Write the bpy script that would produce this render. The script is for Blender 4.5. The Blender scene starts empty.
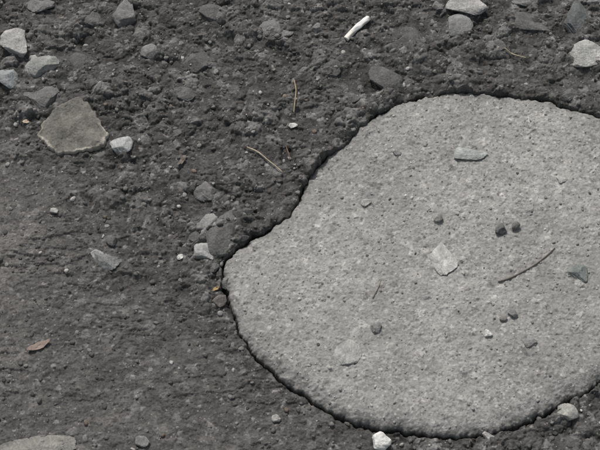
import bpy, math, numpy as np
from mathutils import Vector, Matrix
rng=np.random.default_rng(7)
f32=np.float32
# ------------------------------------------------------------ view geometry
TILT=math.radians(28); DIST=1.5; WID=0.66
CAM=np.array([0,-DIST*math.sin(TILT),DIST*math.cos(TILT)])
def G(u,v,z=0.0):
    """image pixel u,v cast through the camera onto height z -> world x,y"""
    k=WID/DIST/600
    dx=(u-300)*k; dy=-(v-225)*k
    d=np.array([dx, math.sin(TILT)+dy*math.cos(TILT), -math.cos(TILT)+dy*math.sin(TILT)])
    t=(z-CAM[2])/d[2]
    return CAM[0]+t*d[0], CAM[1]+t*d[1]
# ------------------------------------------------------------ noise
def _tab(seed):
    r=np.random.default_rng(seed); p=r.permutation(256); return np.concatenate([p,p]).astype(np.int32)
def perlin(x,y,seed=0):
    P=_tab(seed); a=np.random.default_rng(seed+99).random(256)*2*np.pi
    gx=np.cos(a).astype(f32); gy=np.sin(a).astype(f32)
    xf=np.floor(x); yf=np.floor(y); xi=xf.astype(np.int32)&255; yi=yf.astype(np.int32)&255
    fx=(x-xf).astype(f32); fy=(y-yf).astype(f32)
    u=fx*fx*fx*(fx*(fx*6-15)+10); v=fy*fy*fy*(fy*(fy*6-15)+10)
    def g(i,j,dx,dy):
        h=P[P[(xi+i)&255]+((yi+j)&255)]
        return gx[h]*dx+gy[h]*dy
    n00=g(0,0,fx,fy); n10=g(1,0,fx-1,fy); n01=g(0,1,fx,fy-1); n11=g(1,1,fx-1,fy-1)
    a0=n00+u*(n10-n00); a1=n01+u*(n11-n01)
    return (a0+v*(a1-a0))*1.4
def fbm(x,y,o,seed=0,gain=.5):
    s=0;a=1;t=0
    for i in range(o):
        s=s+a*perlin(x+17.3*i,y-9.1*i,seed+i); t+=a; a*=gain; x=x*2.03; y=y*2.03
    return s/t
def worley(x,y,seed=0):
    P=_tab(seed); r=np.random.default_rng(seed+5)
    jx=r.random(256).astype(f32); jy=r.random(256).astype(f32); rv=r.random(256).astype(f32)
    xf=np.floor(x); yf=np.floor(y); xi=xf.astype(np.int32); yi=yf.astype(np.int32)
    fx=(x-xf).astype(f32); fy=(y-yf).astype(f32)
    F1=np.full(x.shape,9,f32); F2=F1.copy(); ID=np.zeros(x.shape,f32)
    for i in(-1,0,1):
        for j in(-1,0,1):
            h=P[P[(xi+i)&255]+((yi+j)&255)]
            d=np.hypot(i+jx[h]-fx, j+jy[h]-fy)
            c=d<F1
            F2=np.where(c,F1,np.minimum(F2,d)); F1=np.where(c,d,F1); ID=np.where(c,rv[h],ID)
    return F1,F2,ID
def sst(a,b,x):
    t=np.clip((x-a)/(b-a),0,1); return t*t*(3-2*t)
def lumps(x,y,s,seed,thr=0.0,ang=0.6):
    wx=x/s+0.25*perlin(x/s*1.3,y/s*1.3,seed+50)+.10*perlin(x/s*4,y/s*4,seed+52); wy=y/s+0.25*perlin(x/s*1.3+40,y/s*1.3,seed+51)+.10*perlin(x/s*4,y/s*4+31,seed+53)
    F1,F2,ID=worley(wx,wy,seed)
    e=np.clip((F2-F1)*2.2,0,1)
    dome=np.sqrt(np.clip(1-(1-e)**2,0,1))
    dome=dome*(0.65+0.35*np.clip(1-F1,0,1))
    k=np.clip((ID-thr)/(1-thr),0,1)
    return dome*np.sqrt(k),ID,e
# ------------------------------------------------------------ slab outline
OUT=[(378,117),(395,107),(415,101),(440,96),(450,93),(480,94),(510,97),(545,102),(575,111),(600,121),(635,140),(668,180),(685,245),(672,315),(640,355),
(615,373),(600,381),(585,390),(565,400),(545,410),(520,422),(495,431),(460,436),(430,434),(400,428),(370,426),(345,418),(325,406),(300,391),(275,374),(258,356),
(243,336),(235,317),(228,297),(224,275),(227,262),(238,250),(256,239),(276,226),(291,213),(301,198),(307,181),(319,165),(335,151),(350,140),(362,128)]
SLZ=0.008
P0=[G(u,v,SLZ-0.003) for u,v in OUT]
poly=[]
n=len(P0)
for i in range(n):
    a,b,c,d=[np.array(P0[(i+k)%n]) for k in(-1,0,1,2)]
    for t in(0,1/3,2/3):
        poly.append(0.5*((2*b)+(-a+c)*t+(2*a-5*b+4*c-d)*t*t+(-a+3*b-3*c+d)*t**3))
poly=np.array(poly,dtype=f32)
def sdist(x,y):
    """positive inside"""
    out=np.full(x.shape,-1.0,f32)
    x0,y0=poly.min(0)-.08; x1,y1=poly.max(0)+.08
    m=(x>x0)&(x<x1)&(y>y0)&(y<y1)
    px=x[m].astype(f32); py=y[m].astype(f32)
    best=np.full(px.shape,9,f32); ins=np.zeros(px.shape,bool)
    for i in range(len(poly)):
        a=poly[i]; b=poly[(i+1)%len(poly)]; e=b-a; L=float(e@e)
        wx=px-a[0]; wy=py-a[1]
        t=np.clip((wx*e[0]+wy*e[1])/L,0,1)
        dx=wx-t*e[0]; dy=wy-t*e[1]
        best=np.minimum(best,dx*dx+dy*dy)
        if a[1]!=b[1]:
            c=((a[1]>py)!=(b[1]>py))&(px<a[0]+(py-a[1])*e[0]/e[1])
            ins^=c
    d=np.sqrt(best); out[m]=np.where(ins,d,-d)
    out=out+np.where(out>-.5,0.0028*perlin(x/0.02,y/0.02,301)+0.0020*perlin(x/0.008,y/0.008,302)+.0008*perlin(x/.003,y/.003,303),0)
    return out
# ------------------------------------------------------------ mesh helper
def grid_mesh(name,X,Y,Z,col,keep=None,mat=None):
    ny,nx=X.shape
    co=np.stack([X,Y,Z],-1).reshape(-1,3).astype(f32)
    idx=np.arange(nx*ny,dtype=np.int32).reshape(ny,nx)
    q=np.stack([idx[:-1,:-1],idx[:-1,1:],idx[1:,1:],idx[1:,:-1]],-1).reshape(-1,4)
    if keep is not None:
        k=(keep[:-1,:-1]|keep[:-1,1:]|keep[1:,1:]|keep[1:,:-1]).reshape(-1); q=q[k]
        used=np.zeros(nx*ny,bool); used[q.ravel()]=True
        remap=np.cumsum(used)-1; q=remap[q].astype(np.int32); co=co[used]; col=col.reshape(-1,3)[used]
    return raw_mesh(name,co,q,col.reshape(-1,3),mat)
def raw_mesh(name,co,q,col,mat,smooth=True):
    me=bpy.data.meshes.new(name)
    k=q.shape[1]
    me.vertices.add(len(co)); me.vertices.foreach_set('co',np.ascontiguousarray(co,dtype=f32).ravel())
    me.loops.add(q.size); me.loops.foreach_set('vertex_index',np.ascontiguousarray(q,dtype=np.int32).ravel())
    me.polygons.add(len(q)); me.polygons.foreach_set('loop_start',np.arange(0,q.size,k,dtype=np.int32))
    me.update(calc_edges=True)
    if smooth: me.shade_smooth()
    at=me.attributes.new('Col','FLOAT_COLOR','POINT')
    c4=np.ones((len(co),4),f32); c4[:,:3]=col
    at.data.foreach_set('color',c4.ravel())
    ob=bpy.data.objects.new(name,me); bpy.context.scene.collection.objects.link(ob)
    if mat: me.materials.append(mat)
    return ob
# ------------------------------------------------------------ materials
def mat_attr(name,rough,s1,a1,s2,a2,bump_s,bump_d,speck=None):
    m=bpy.data.materials.new(name); m.use_nodes=True; nt=m.node_tree; N=nt.nodes; L=nt.links
    b=N['Principled BSDF']; b.inputs['Roughness'].default_value=rough
    b.inputs['Specular IOR Level'].default_value=0.25
    at=N.new('ShaderNodeAttribute'); at.attribute_name='Col'
    tc=N.new('ShaderNodeTexCoord')
    def noise(sc,det):
        t=N.new('ShaderNodeTexNoise'); t.inputs['Scale'].default_value=sc; t.inputs['Detail'].default_value=det; t.inputs['Roughness'].default_value=.65
        L.new(tc.outputs['Object'],t.inputs['Vector']); return t
    cur=at.outputs['Color']
    for sc,am in((s1,a1),(s2,a2)):
        t=noise(sc,4)
        mr=N.new('ShaderNodeMapRange'); mr.inputs['From Min'].default_value=.3; mr.inputs['From Max'].default_value=.7
        mr.inputs['To Min'].default_value=1-am; mr.inputs['To Max'].default_value=1+am
        L.new(t.outputs['Fac'],mr.inputs['Value'])
        mx=N.new('ShaderNodeVectorMath'); mx.operation='SCALE'
        L.new(cur,mx.inputs[0]); L.new(mr.outputs[0],mx.inputs['Scale']); cur=mx.outputs[0]
    if speck:
        for sc,thr,colr in speck:
            v=N.new('ShaderNodeTexVoronoi'); v.inputs['Scale'].default_value=sc
            L.new(tc.outputs['Object'],v.inputs['Vector'])
            sep=N.new('ShaderNodeSeparateColor'); L.new(v.outputs['Color'],sep.inputs[0])
            g=N.new('ShaderNodeMath'); g.operation='GREATER_THAN'; g.inputs[1].default_value=thr; L.new(sep.outputs[0],g.inputs[0])
            l=N.new('ShaderNodeMath'); l.operation='LESS_THAN'; l.inputs[1].default_value=.42; L.new(v.outputs['Distance'],l.inputs[0])
            mu=N.new('ShaderNodeMath'); mu.operation='MULTIPLY'; L.new(g.outputs[0],mu.inputs[0]); L.new(l.outputs[0],mu.inputs[1])
            mu2=N.new('ShaderNodeMath'); mu2.operation='MULTIPLY'; mu2.inputs[1].default_value=.6; L.new(mu.outputs[0],mu2.inputs[0])
            mix=N.new('ShaderNodeMix'); mix.data_type='RGBA'; L.new(mu2.outputs[0],mix.inputs['Factor'])
            L.new(cur,mix.inputs['A']); mix.inputs['B'].default_value=(*colr,1); cur=mix.outputs['Result']
    L.new(cur,b.inputs['Base Color'])
    t=noise(bump_s,6)
    bp=N.new('ShaderNodeBump'); bp.inputs['Strength'].default_value=1; bp.inputs['Distance'].default_value=bump_d
    L.new(t.outputs['Fac'],bp.inputs['Height']); L.new(bp.outputs[0],b.inputs['Normal'])
    return m
M_ground=mat_attr('worn_asphalt',.92,60,.16,420,.32,700,.0011,[(420,.955,(.30,.29,.27)),(300,.95,(.025,.025,.025))])
M_slab=mat_attr('weathered_concrete',.93,40,.09,330,.22,600,.0008,[(330,.945,(.48,.475,.445)),(340,.94,(.14,.14,.137))])
M_stone=mat_attr('stone_surface',.88,90,.2,450,.28,420,.0013)
M_plant=mat_attr('dry_plant',.8,200,.2,800,.2,900,.0002)
M_paper=mat_attr('cigarette_paper',.75,120,.05,700,.07,900,.0002)
# ------------------------------------------------------------ stone list: name,u,v,w,h,rot,albedo,tall,sink,seed
LG=(.34,.335,.32); MG=(.20,.198,.19); WH=(.55,.55,.52); BG=(.26,.275,.275)
def dk(v): return (v,v*.99,v*.97)
S=[
('rock',16,49,30,34,20,LG,.65,.25,11),('rock',10,80,28,24,0,BG,.55,.3,12),('rock',47,70,38,24,12,(.26,.262,.25),.55,.32,13),('pebble',35,61,14,9,0,LG,.6,.3,14),
('rock',40,98,42,32,0,dk(.14),.4,.45,15),('pebble',122,150,25,19,-15,(.35,.355,.35),.65,.25,17),
('rock',128,18,28,26,30,dk(.19),.7,.32,18),('rock',150,55,19,18,0,dk(.20),.6,.38,19),('rock',40,8,36,18,0,dk(.18),.5,.42,20),('rock',198,66,36,26,10,dk(.10),.5,.45,21),
('rock',275,32,40,24,5,dk(.18),.35,.45,22),('rock',466,11,46,22,5,LG,.5,.25,23),('rock',457,33,30,28,-30,(.22,.22,.215),.5,.35,24),
('rock',584,57,40,28,8,(.36,.36,.34),.5,.28,25),('rock',575,22,32,44,10,(.12,.123,.125),.5,.38,26),('rock',528,24,44,22,-8,dk(.12),.45,.42,27),('rock',597,3,28,14,0,dk(.2),.5,.35,28),
('rock',384,80,38,30,0,dk(.115),.5,.45,29),('rock',410,45,38,24,15,dk(.105),.45,.48,30),('rock',525,2,38,14,0,dk(.17),.5,.4,31),
('rock',208,192,26,22,20,dk(.17),.45,.46,32),('pebble',243,216,17,13,0,dk(.11),.6,.4,34),
('pebble',225,283,14,12,0,dk(.17),.7,.35,35),('pebble',219,300,16,11,40,(.15,.135,.125),.7,.35,36),('pebble',243,240,15,9,0,dk(.12),.6,.4,37),('pebble',214,270,12,9,20,dk(.14),.6,.4,60),
('rock',226,234,34,50,-20,dk(.13),.5,.40,91),('rock',208,229,28,24,10,(.25,.248,.238),.6,.38,111),('rock',204,256,23,22,40,(.33,.33,.32),.6,.32,93),('pebble',195,241,14,14,0,dk(.13),.6,.4,94),
('rock',104,262,36,24,-35,(.19,.193,.19),.55,.4,98),('pebble',96,256,15,10,-20,(.33,.33,.32),.55,.3,95),
('pebble',568,411,20,15,0,(.32,.32,.295),.7,.3,113),('pebble',380,441,18,16,25,(.60,.60,.57),.8,.25,40),('pebble',487,436,12,9,0,LG,.6,.3,114),
('flat_stone',36,446,84,22,0,(.23,.225,.207),.16,.6,42),('pebble',141,441,14,10,0,MG,.6,.4,43),
('pebble',318,32,12,10,0,MG,.6,.4,44),('pebble',112,243,12,10,0,dk(.12),.6,.4,45),('pebble',293,127,10,6,0,WH,.5,.3,46),
('pebble',180,257,7,6,0,WH,.6,.3,47),('pebble',277,417,9,7,0,LG,.6,.3,48),('pebble',55,213,9,6,0,LG,.6,.35,49),('pebble',437,10,13,10,0,MG,.6,.4,50),
('rock',75,63,28,20,0,dk(.11),.4,.48,51),('rock',183,98,22,16,0,dk(.12),.4,.45,52),
('rock',330,72,26,18,0,dk(.11),.4,.48,54),('rock',568,98,24,15,0,dk(.13),.5,.45,55),('pebble',352,102,15,11,0,dk(.12),.5,.45,56),
('rock',90,20,32,20,0,dk(.12),.4,.48,57),('rock',210,18,28,20,0,dk(.11),.4,.48,58),('rock',495,48,24,16,0,dk(.12),.5,.45,59),
('embedded_stone',443,262,24,31,20,(.42,.42,.40),.15,.52,70),('embedded_stone',346,355,30,22,35,(.32,.32,.305),.15,.52,71),('embedded_stone',467,156,37,15,5,(.33,.345,.33),.22,.5,72),
('pebble',500,232,12,11,0,(.11,.115,.115),.8,.3,73),('pebble',514,229,9,8,0,dk(.14),.8,.3,115),('pebble',438,221,10,7,0,dk(.17),.7,.38,116),
('embedded_stone',578,276,20,19,30,(.17,.188,.183),.35,.42,76),('pebble',376,331,11,11,0,dk(.25),.8,.33,117),('pebble',512,314,10,9,0,dk(.18),.8,.38,118),
('pebble',487,335,8,7,0,WH,.6,.3,79),('pebble',503,320,8,5,0,(.20,.19,.18),.6,.4,80),('pebble',396,155,9,6,0,dk(.2),.6,.4,81),
('embedded_stone',560,182,11,8,0,(.38,.38,.36),.4,.5,83),('embedded_stone',530,345,13,9,0,dk(.22),.4,.5,84),('embedded_stone',365,205,11,8,0,(.34,.34,.32),.4,.5,85),
]
# ------------------------------------------------------------ ground sheet
def axis(a,b,s,far):
    core=list(np.arange(a,b,s)); st=s; p=core[-1]; hi=[]
    while p<far: st*=1.06; p+=st; hi.append(p)
    st=s; p=a; lo=[]
    while p>-far: st*=1.06; p-=st; lo.append(p)
    return np.array(lo[::-1]+core+hi)
gx=axis(-.40,.40,.0008,120); gy=axis(-.30,.345,.0008,120)
X,Y=np.meshgrid(gx,gy)
D=sdist(X,Y)
far=np.clip(1-(np.hypot(X,Y)-3)/6,0,1)
ax,ay=G(0,120); bx,by=G(260,340)
t=(X-ax)*(-(by-ay))+(Y-ay)*(bx-ax)
t=t/np.hypot(bx-ax,by-ay)
R=sst(-.07,.04,t+0.055*fbm(X/.10,Y/.10,4,11))
low=fbm(X/.25,Y/.25,3,21)
base=0.004*low
base+= -0.004+0.008*sst(-.16,.06,Y-.3*X*.3)
l1,i1,e1=lumps(X,Y,.040,31,.25)
l2,i2,e2=lumps(X,Y,.019,32,.2)
l3,i3,e3=lumps(X,Y,.0095,33,.15)
l4,i4,e4=lumps(X,Y,.0044,34,.05)
m1=sst(-.15,.25,perlin(X/.08,Y/.08,41)); m2=sst(-.3,.2,perlin(X/.05,Y/.05,42)); m3=sst(-.45,.15,perlin(X/.04,Y/.04,43))
rough=fbm(X/.036,Y/.036,6,61,.55)
fine=fbm(X/.006,Y/.006,3,71,.6)
plate=sst(-.05,.05,fbm(X/.06+.3*rough,Y/.04,5,63,.55))
plate2=sst(-.03,.03,fbm(X/.042,Y/.013+.3*rough,5,64,.6))*sst(-.1,.3,perlin(X/.1,Y/.07,65))
plate3=sst(.0,.07,fbm(X/.016,Y/.011,4,66,.6))
A=.24+.76*R
det=far*( A*(.0075*l1*m1+.0055*l2*m2+.0028*l3*m3+.0024*plate)+(.5+.3*R)*.0013*l4+ (.38+.35*R)*.0060*rough+(.7+.2*R)*.0010*fine+(1-.7*R)*(.0016*plate2+.0008*plate3))
Z=base+det
up=sst(-.06,.10,Y)
Dg=D+.0022*perlin(X/.013,Y/.013,93)*up+.0012*perlin(X/.005,Y/.005,94)
gw=(.0014-.0030*up)+(.0024+.0015*up)*perlin(X/.03,Y/.03,91)
gz=sst(-gw-.0026,-gw+.0014,Dg)
berm=np.exp(-((D+.010)/.010)**2)
Z+=berm*(.0022*up+.0012)*(1+.9*perlin(X/.02,Y/.02,92))
Z=np.where(gz>0,Z*(1-gz)+(-.015)*gz,Z)
Z=np.where(D>.008,-.022,Z)
Zb=Z.copy(); scl=WID/600
for s_ in S:      # soil packed up round the larger stones
    nm,u,v,w,h=s_[:5]
    if nm=='embedded_stone' or w<13 or (D[np.searchsorted(gy,G(u,v,.004)[1]),np.searchsorted(gx,G(u,v,.004)[0])]>-.004): continue
    x,y=G(u,v,.004); a=w*scl/2; b=h*scl/2/math.cos(TILT); c=min(a,b)*s_[7]
    i0,i1_=np.searchsorted(gx,[x-2.2*a,x+2.2*a]); j0,j1_=np.searchsorted(gy,[y-2.2*b,y+2.2*b])
    xx=X[j0:j1_,i0:i1_]; yy=Y[j0:j1_,i0:i1_]
    rr=np.sqrt(((xx-x)/a)**2+((yy-y)/b)**2)
    Z[j0:j1_,i0:i1_]+=np.where(D[j0:j1_,i0:i1_]<-.006,1,0)*c*.30*sst(1.75,.95,rr+.35*perlin(xx/.012,yy/.012,95))
def C(*c): return np.array(c,dtype=f32)
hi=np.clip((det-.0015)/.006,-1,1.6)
tone=.072+.026*fbm(X/.05,Y/.05,5,101,.6)
tone=tone*(1+.55*(i2-.5)*m2*A)*(1+.55*(i3-.5)*(.4+.6*R))*(1+.55*(i4-.5))*(1+.18*hi*R)  # dusty tops lighter, hollows darker: occlusion shade put into the tone
tone=np.where((i2>.92)&(e2>.25),tone+.04*R,tone)
tone=np.where((i3>.92)&(e3>.3),tone+.055,tone)
tone=np.where((i4>.95)&(e4>.3),tone+.11,tone)
mott=fbm(X/.018,Y/.014,5,112,.65)
dust=np.clip(.32*(1-R)+.45*fbm(X/.06,Y/.06,6,111,.7)+.55*mott*(1-.5*R)+.07,0,1)
lx,ly=G(5,260)
dust=np.clip(dust+.50*np.exp(-(((X-lx)/.05)**2+((Y-ly)/.11)**2))*(1-.3*R),0,1)
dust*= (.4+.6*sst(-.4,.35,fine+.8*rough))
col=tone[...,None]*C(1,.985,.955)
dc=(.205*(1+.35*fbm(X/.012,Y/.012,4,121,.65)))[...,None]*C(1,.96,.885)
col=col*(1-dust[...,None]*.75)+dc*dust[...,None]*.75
gap_shade=np.exp(-np.clip(-D-.001,0,1)/.008)[...,None]*.22  # crevice shade beside the slab, painted into the ground colour
col=np.clip(col*(1-gap_shade),.018,.6)
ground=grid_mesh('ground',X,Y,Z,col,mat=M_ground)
def sample(arr,gx_,gy_,x,y):
    i=np.clip(np.searchsorted(gx_,x),0,len(gx_)-1); j=np.clip(np.searchsorted(gy_,y),0,len(gy_)-1)
    return arr[j,i]
# ------------------------------------------------------------ slab
s=.0007
sx=np.arange(poly[:,0].min()-.01,poly[:,0].max()+.01,s); sy=np.arange(poly[:,1].min()-.01,poly[:,1].max()+.01,s)
SX,SY=np.meshgrid(sx,sy); SD=sdist(SX,SY)
lo=1-sst(-.12,.06,SY)
r=.010+.014*lo
dd=np.clip(SD,0,r)/r
drop=(1-np.sqrt(np.clip(1-(1-dd)**2,0,1)))*(.004+.0055*lo)
ztop=SLZ+.0040*fbm(SX/.14,SY/.14,3,201)+.0026*fbm(SX/.035,SY/.035,4,202,.55)
a1,j1,k1=lumps(SX,SY,.0080,211,.7); a2,j2,k2=lumps(SX,SY,.0040,212,.55); a3,j3,k3=lumps(SX,SY,.0024,213,.3)
sm=sst(-.35,.25,perlin(SX/.05,SY/.05,221))
fn=fbm(SX/.009,SY/.009,5,231,.65)
pit=sst(.33,.55,fbm(SX/.006,SY/.006,2,241))
gr=(.35+.65*sm)
SZ=ztop-drop+gr*(.0009*a1+.0008*a2)+.0005*a3+.0010*fn-.0008*pit
SZ-=np.clip(-SD,0,1)*5
tn=.278+.085*fbm(SX/.11,SY/.11,4,251)+.075*fbm(SX/.018,SY/.018,5,252,.65)
tn*=1+.3*(j2-.5)*(j2>.5)+.2*(j3-.5)
tn=np.where((j1>.93)&(k1>.3),tn*1.28,tn); tn=np.where((j2>.955)&(k2>.3),tn*.62,tn)
tn=np.where((j2<.03)&(k2>.2),tn*1.4,tn)
tn=np.where((j1<.03)&(k1>.35),tn*.72,tn)
tn*=1-.22*pit
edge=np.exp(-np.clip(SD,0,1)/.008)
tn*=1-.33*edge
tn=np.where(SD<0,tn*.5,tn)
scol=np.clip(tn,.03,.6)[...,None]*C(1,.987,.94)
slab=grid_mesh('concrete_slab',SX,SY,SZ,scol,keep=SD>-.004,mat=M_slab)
def zat(x,y,zg_=None):
    x=np.atleast_1d(x); y=np.atleast_1d(y)
    zg=sample(Z if zg_ is None else zg_,gx,gy,x,y)
    ds=sample(D,gx,gy,x,y)
    zs=sample(SZ,sx,sy,x,y)
    return np.where(ds>0,zs,zg),ds
# ------------------------------------------------------------ stones
import bmesh
def ico(sub):
    bm=bmesh.new(); bmesh.ops.create_icosphere(bm,subdivisions=sub,radius=1)
    v=np.array([x.co[:] for x in bm.verts],dtype=f32); f=np.array([[w.index for w in x.verts] for x in bm.faces],dtype=np.int32); bm.free(); return v,f
ICO={k:ico(k) for k in(2,3,5,6)}
def rock_shape(v,seed,k=11,tight=.62,nz=.05):
    r=np.random.default_rng(seed)
    n=r.normal(size=(k,3)); n/=np.linalg.norm(n,axis=1)[:,None]
    c=tight+r.random(k)*(.98-tight)
    rad=np.ones(len(v))
    dt=v@n.T
    for i in range(k):
        d=dt[:,i]; m=d>1e-3
        rad[m]=np.minimum(rad[m],c[i]/d[m])
    p=v*rad[:,None]
    if nz>0:
        q=fbm(v[:,0]*1.6+v[:,2]*1.3+seed,v[:,1]*1.6-v[:,2]*1.1,6,seed%200,.65)
        p=p*(1+nz*q[:,None]*2)
    return p
def stone(name,u,v,w,h,rot,color,tall=.5,sink=.35,seed=1,k=13,tight=.40,nz=.08):
    x,y=G(u,v,.004)
    if max(w,h)>17 and seed<111: k=11; tight=.42
    vv,ff=ICO[6] if max(w,h)>30 else ICO[5]
    p=rock_shape(vv,seed,k,tight,nz)
    p[:,0]/=(p[:,0].max()-p[:,0].min())/2; p[:,1]/=(p[:,1].max()-p[:,1].min())/2
    a=w*scl/2; b=h*scl/2/math.cos(TILT); c=min(a,b)*tall
    p=p*np.array([a,b,c])
    th=math.radians(rot); R3=np.array(Matrix.Rotation(th,3,'Z')); p=p@R3.T
    ox=np.array([0,a*.6,-a*.6,0,0]); oy=np.array([0,0,0,b*.6,-b*.6])
    z=np.mean(zat(x+ox,y+oy,Zb)[0])
    col=np.tile(np.array(color,dtype=f32),(len(p),1))
    q=fbm(vv[:,0]*1.5+seed*3.1,vv[:,1]*1.5+vv[:,2],5,(seed*7)%150,.65)
    col*= (1+.5*q)[:,None]
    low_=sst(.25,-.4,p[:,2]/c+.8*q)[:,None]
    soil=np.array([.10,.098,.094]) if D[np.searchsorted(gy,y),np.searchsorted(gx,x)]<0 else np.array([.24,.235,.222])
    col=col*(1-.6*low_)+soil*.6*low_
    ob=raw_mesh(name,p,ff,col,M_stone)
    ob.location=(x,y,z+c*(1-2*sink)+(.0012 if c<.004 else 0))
    return ob
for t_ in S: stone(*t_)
def shard(name,pts,th,color,rim,lift=0.003):
    pw=np.array([G(u,v,.005) for u,v in pts]); c=pw.mean(0)
    o=[]
    for i in range(len(pw)):
        a=pw[i]; b=pw[(i+1)%len(pw)]
        for t in np.linspace(0,1,14,endpoint=False): o.append(a+(b-a)*t)
    o=np.array(o); m=len(o); K=40
    rad=np.linalg.norm(o-c,axis=1)
    vs=[];cs=[]
    z0=np.mean(zat(o[:,0],o[:,1])[0])
    rings=[(1.0,-th*1.5),(1.0,-th*.3)]+[(1-.985*(k/K), None) for k in range(1,K+1)]
    for s_,zz in rings:
        q=c+(o-c)*s_
        jig=(perlin(o[:,0]/.007,o[:,1]/.007,400)*.0020+perlin(o[:,0]/.0025,o[:,1]/.0025,405)*.0009)*(s_>.85)
        q=q+(o-c)/rad[:,None]*jig[:,None]
        hz=(th*(1-max(0,(s_-.93)/.07)**2*.6)+.0030*fbm(q[:,0]/.022,q[:,1]/.022,6,401,.62)+.0040*perlin(q[:,0]/.030,q[:,1]/.030,403)*(1-s_**4)) if zz is None else zz
        vs.append(np.column_stack([q,z0+lift+hz+np.zeros(m)]))
        n_=(1+.8*fbm(q[:,0]/.02,q[:,1]/.02,6,402,.68))[:,None]
        w_=sst(.88,.97,np.array(s_)+.06*perlin(q[:,0]/.012,q[:,1]/.012,404))*sst(.02,-.012,q[:,1]-c[1])
        w_=w_[:,None]*(1 if zz is None else .8)
        cs.append((np.array(color)*(1-w_)+np.array(rim)*w_)*n_)
    nr=len(vs); q=[]
    for i in range(nr-1):
        for j in range(m):
            q.append([i*m+j,i*m+(j+1)%m,(i+1)*m+(j+1)%m,(i+1)*m+j])
    return raw_mesh(name,np.concatenate(vs),np.array(q),np.concatenate(cs),M_stone)
shard('flat_stone',[(38,139),(44,126),(54,114),(66,105),(80,99),(90,107),(98,120),(109,136),(106,149),(88,153),(74,156),(56,156),(47,148)],.003,(.150,.145,.130),(.40,.38,.33),lift=.002)
# ------------------------------------------------------------ loose grit, one object each
def scatter(name,N,xr,yr,smin,smax,pw,palette,on,seed,clip=None):
    r=np.random.default_rng(seed)
    T=[rock_shape(ICO[2][0],900+i,8,.5,.04) for i in range(16)]; F=ICO[2][1]
    x=r.uniform(*xr,N); y=r.uniform(*yr,N); z,ds=zat(x,y)
    m=(ds>.006) if on else (ds<-.003)
    if clip is not None: m&=clip(x,y,r)
    x,y,z=x[m],y[m],z[m]; n_=len(x)
    sz=(smin+(smax-smin)*r.random(n_)**pw)/2
    V=np.empty((n_,len(T[0]),3),f32); Cc=np.empty_like(V)
    pal=np.array([p[0] for p in palette]); w=np.array([p[1] for p in palette]); pi=r.choice(len(pal),n_,p=w/w.sum())
    for i in range(n_):
        q=r.normal(size=3); R3=np.array(Matrix.Rotation(r.uniform(0,6.28),3,Vector(q)))
        p=(T[i%16]@R3.T)*np.array([1,.6+.4*r.random(),.45+.3*r.random()])*sz[i]
        a=r.uniform(0,6.28); ca,sa=math.cos(a),math.sin(a)
        p=p@np.array([[ca,sa,0],[-sa,ca,0],[0,0,1]])
        V[i]=p+np.array([x[i],y[i],z[i]+sz[i]*.05])
        Cc[i]=pal[pi[i]]*r.uniform(.75,1.25)
    off=(np.arange(n_)*len(T[0]))[:,None,None]
    Fq=(F[None]+off).reshape(-1,3)
    return raw_mesh(name,V.reshape(-1,3),Fq,Cc.reshape(-1,3),M_stone,smooth=False)
gpal=[((.075,.074,.072),5),((.105,.104,.10),5),((.155,.153,.146),3),((.23,.228,.215),1.5),((.37,.36,.34),.75),((.17,.135,.11),.3)]
scatter('gravel',22000,(-.5,.5),(-.42,.5),.0013,.0075,5,gpal,False,501,clip=lambda x,y,r: r.random(len(x))<.4+.6*sample(R,gx,gy,x,y))
spal=[((.26,.255,.24),7),((.34,.335,.315),3),((.46,.45,.43),1.0),((.19,.188,.18),1.8),((.11,.11,.108),.6)]
scatter('grit',7000,(-.10,.46),(-.30,.22),.0010,.0045,6,spal,True,502)
# ------------------------------------------------------------ stems, needles
def tube(name,pts,r0,r1,color,lift=.002,wob=.0006,seed=1):
    P=np.array([G(u,v,.006) for u,v in pts]); n_=len(P)
    t=np.linspace(0,n_-1,40); xs=np.interp(t,np.arange(n_),P[:,0]); ys=np.interp(t,np.arange(n_),P[:,1])
    kern=np.ones(7)/7
    xs=np.convolve(np.pad(xs,3,'edge'),kern,'valid'); ys=np.convolve(np.pad(ys,3,'edge'),kern,'valid')
    z=zat(xs,ys)[0]; zs=np.convolve(np.pad(z,6,'edge'),np.ones(13)/13,'valid')
    zs=np.maximum(zs,zs.mean())+lift
    xs=xs+wob*perlin(t*.5,t*0+seed,seed); ys=ys+wob*perlin(t*.5+9,t*0+seed,seed+1)
    C_=np.column_stack([xs,ys,zs]); T_=np.gradient(C_,axis=0); T_/=np.linalg.norm(T_,axis=1)[:,None]
    S_=np.cross(T_,[0,0,1]); S_/=np.linalg.norm(S_,axis=1)[:,None]; U_=np.cross(S_,T_)
    m=8; V=[];
    rr=np.linspace(r0,r1,40)*(1+.2*perlin(t*.9,t*0+3,seed+2)); rr[0]*=.3; rr[-1]*=.3
    for i in range(40):
        for j in range(m):
            a=2*math.pi*j/m; V.append(C_[i]+rr[i]*(S_[i]*math.cos(a)+U_[i]*math.sin(a)))
    q=[[i*m+j,i*m+(j+1)%m,(i+1)*m+(j+1)%m,(i+1)*m+j] for i in range(39) for j in range(m)]
    V=np.array(V); col=np.tile(np.array(color,dtype=f32),(len(V),1))
    return raw_mesh(name,V,np.array(q),col,M_plant)
tube('dry_stem',[(496,283),(510,279),(524,272),(536,265),(547,256),(556,247)],.0011,.0005,(.15,.135,.12),lift=.0008,seed=3)
tube('pine_needle',[(246,149),(256,154),(266,161),(275,168),(283,175)],.0009,.0006,(.40,.34,.25),lift=.003,seed=4)
tube('pine_needle',[(294,81),(296,92),(295,104),(294,115)],.0008,.0005,(.36,.29,.18),lift=.003,seed=5)
tube('pine_needle',[(503,52),(514,57),(526,60)],.0009,.0006,(.36,.33,.22),lift=.003,seed=6)
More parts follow.
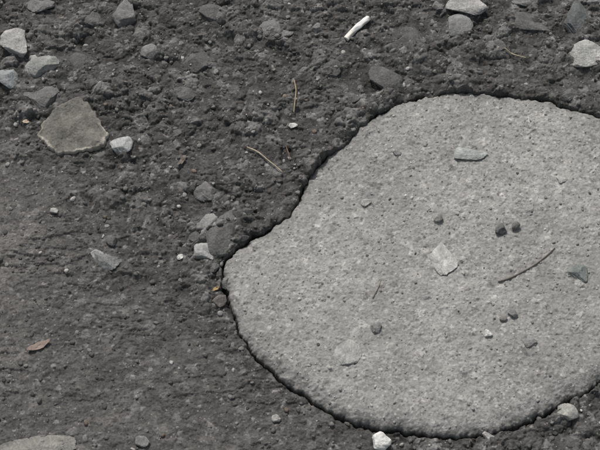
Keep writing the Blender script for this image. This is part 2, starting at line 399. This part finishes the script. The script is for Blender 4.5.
tube('dry_stem',[(286,148),(288,155),(290,161)],.0006,.0004,(.22,.14,.10),lift=.002,seed=8)
tube('dry_stem',[(372,300),(378,290),(381,281)],.0006,.0004,(.2,.18,.15),lift=.0006,seed=9)
# ------------------------------------------------------------ leaf scraps
def leaf(name,u,v,w,h,rot,color,seed):
    r=np.random.default_rng(seed); x,y=G(u,v,.004); z=zat(x,y)[0][0]; m=20;K=6;sc=WID/600
    V=[(0,0,0)]
    prof=1+.15*r.normal(size=m)
    for k in range(1,K+1):
        for j in range(m):
            a=2*math.pi*j/m; s_=k/K*prof[j]
            px=math.cos(a)*w*sc/2*s_; py=math.sin(a)*h*sc/2*s_
            V.append((px,py,.12*w*sc*(px/(w*sc/2))**2+ .0008*math.sin(px*900+seed)))
    q=[[1+(k-1)*m+j,1+k*m+j,1+k*m+(j+1)%m,1+(k-1)*m+(j+1)%m] for k in range(1,K) for j in range(m)]
    V=np.array(V); V[1:1+m]*=.05
    a=math.radians(rot); V=V@np.array([[math.cos(a),math.sin(a),0],[-math.sin(a),math.cos(a),0],[0,0,1]])
    ob=raw_mesh(name,V,np.array(q),np.tile(np.array(color,dtype=f32),(len(V),1)),M_plant); ob.location=(x,y,z+.002); return ob
leaf('leaf_scrap',38,344,23,7,25,(.25,.20,.17),1)
leaf('leaf_scrap',27,125,7,4,0,(.45,.36,.26),2)
leaf('leaf_scrap',216,290,8,4,40,(.34,.24,.13),3)
leaf('leaf_scrap',183,164,14,5,60,(.15,.13,.11),5)
# ------------------------------------------------------------ cigarette butt
def cig():
    a=np.array(G(346,41,.008)); b=np.array(G(368,19,.008)); L_=np.linalg.norm(b-a); n_=48;m=28; r0=.0034
    V=[];col=[]
    for i in range(n_):
        t=i/(n_-1)
        sq=1-.3*math.exp(-((t-.62)/.08)**2)-.22*math.exp(-((t-.9)/.06)**2)
        for j in range(m):
            an=2*math.pi*j/m
            rr=r0*(1+.06*math.sin(3*an+9*t)+.05*math.sin(5*an-14*t))
            V.append(((t-.5)*L_, rr*math.cos(an)*(2-sq)**.5+.0012*math.sin(t*4), rr*math.sin(an)*sq))
            c=(.72,.71,.69) if t>.3 else (.68,.655,.6)
            if t>.985: c=(.30,.25,.2)
            if .29<t<.315: c=(.6,.57,.5)
            col.append(c)
    q=[[i*m+j,(i+1)*m+j,(i+1)*m+(j+1)%m,i*m+(j+1)%m] for i in range(n_-1) for j in range(m)]
    for end,x_,c in((0,-.5*L_,(.6,.54,.44)),(n_-1,.5*L_,(.10,.08,.06))):
        st=len(V)
        for s_,dx in((.75,0),(.02,.0006 if end==0 else -.0008)):
            for j in range(m):
                v_=V[end*m+j]; V.append((x_+dx,v_[1]*s_,v_[2]*s_)); col.append(c)
        for j in range(m):
            j2_=(j+1)%m
            q.append([end*m+j,end*m+j2_,st+j2_,st+j]); q.append([st+j,st+j2_,st+m+j2_,st+m+j])
    ob=raw_mesh('cigarette_butt',np.array(V),np.array(q),np.array(col),M_paper)
    c=(a+b)/2; z=np.percentile(zat(np.linspace(a[0],b[0],9),np.linspace(a[1],b[1],9))[0],80)
    ob.location=(c[0],c[1],z+.0015); ob.rotation_euler=(0,0,math.atan2(b[1]-a[1],b[0]-a[0]))
cig()
# ------------------------------------------------------------ light, sky, camera
sc=bpy.context.scene
W=bpy.data.worlds.new('World'); sc.world=W; W.use_nodes=True; nt=W.node_tree
bg=nt.nodes['Background']; bg.inputs['Strength'].default_value=.10
sky=nt.nodes.new('ShaderNodeTexSky'); sky.sky_type='NISHITA'; sky.sun_disc=False
EL=math.radians(50); AZ=math.radians(-20)
sky.sun_elevation=EL; sky.sun_rotation=AZ; sky.dust_density=3; sky.air_density=1.0
hs=nt.nodes.new('ShaderNodeHueSaturation'); hs.inputs['Saturation'].default_value=.3
nt.links.new(sky.outputs[0],hs.inputs['Color']); nt.links.new(hs.outputs[0],bg.inputs['Color'])
sl=bpy.data.lights.new('sun','SUN'); sl.energy=3.0; sl.angle=math.radians(5); sl.color=(1,.97,.92)
so=bpy.data.objects.new('sun',sl); sc.collection.objects.link(so)
dv=Vector((math.sin(AZ)*math.cos(EL),math.cos(AZ)*math.cos(EL),math.sin(EL)))
so.rotation_euler=dv.to_track_quat('Z','Y').to_euler()
cd=bpy.data.cameras.new('camera'); cd.sensor_width=36; cd.lens=36*DIST/WID; cd.clip_start=.01; cd.clip_end=1000
co_=bpy.data.objects.new('camera',cd); sc.collection.objects.link(co_); co_.location=CAM; co_.rotation_euler=(TILT,0,0)
sc.camera=co_
sc.view_settings.view_transform='Standard'
try: sc.view_settings.look='None'
except: pass
print('verts',X.size,SX.size)
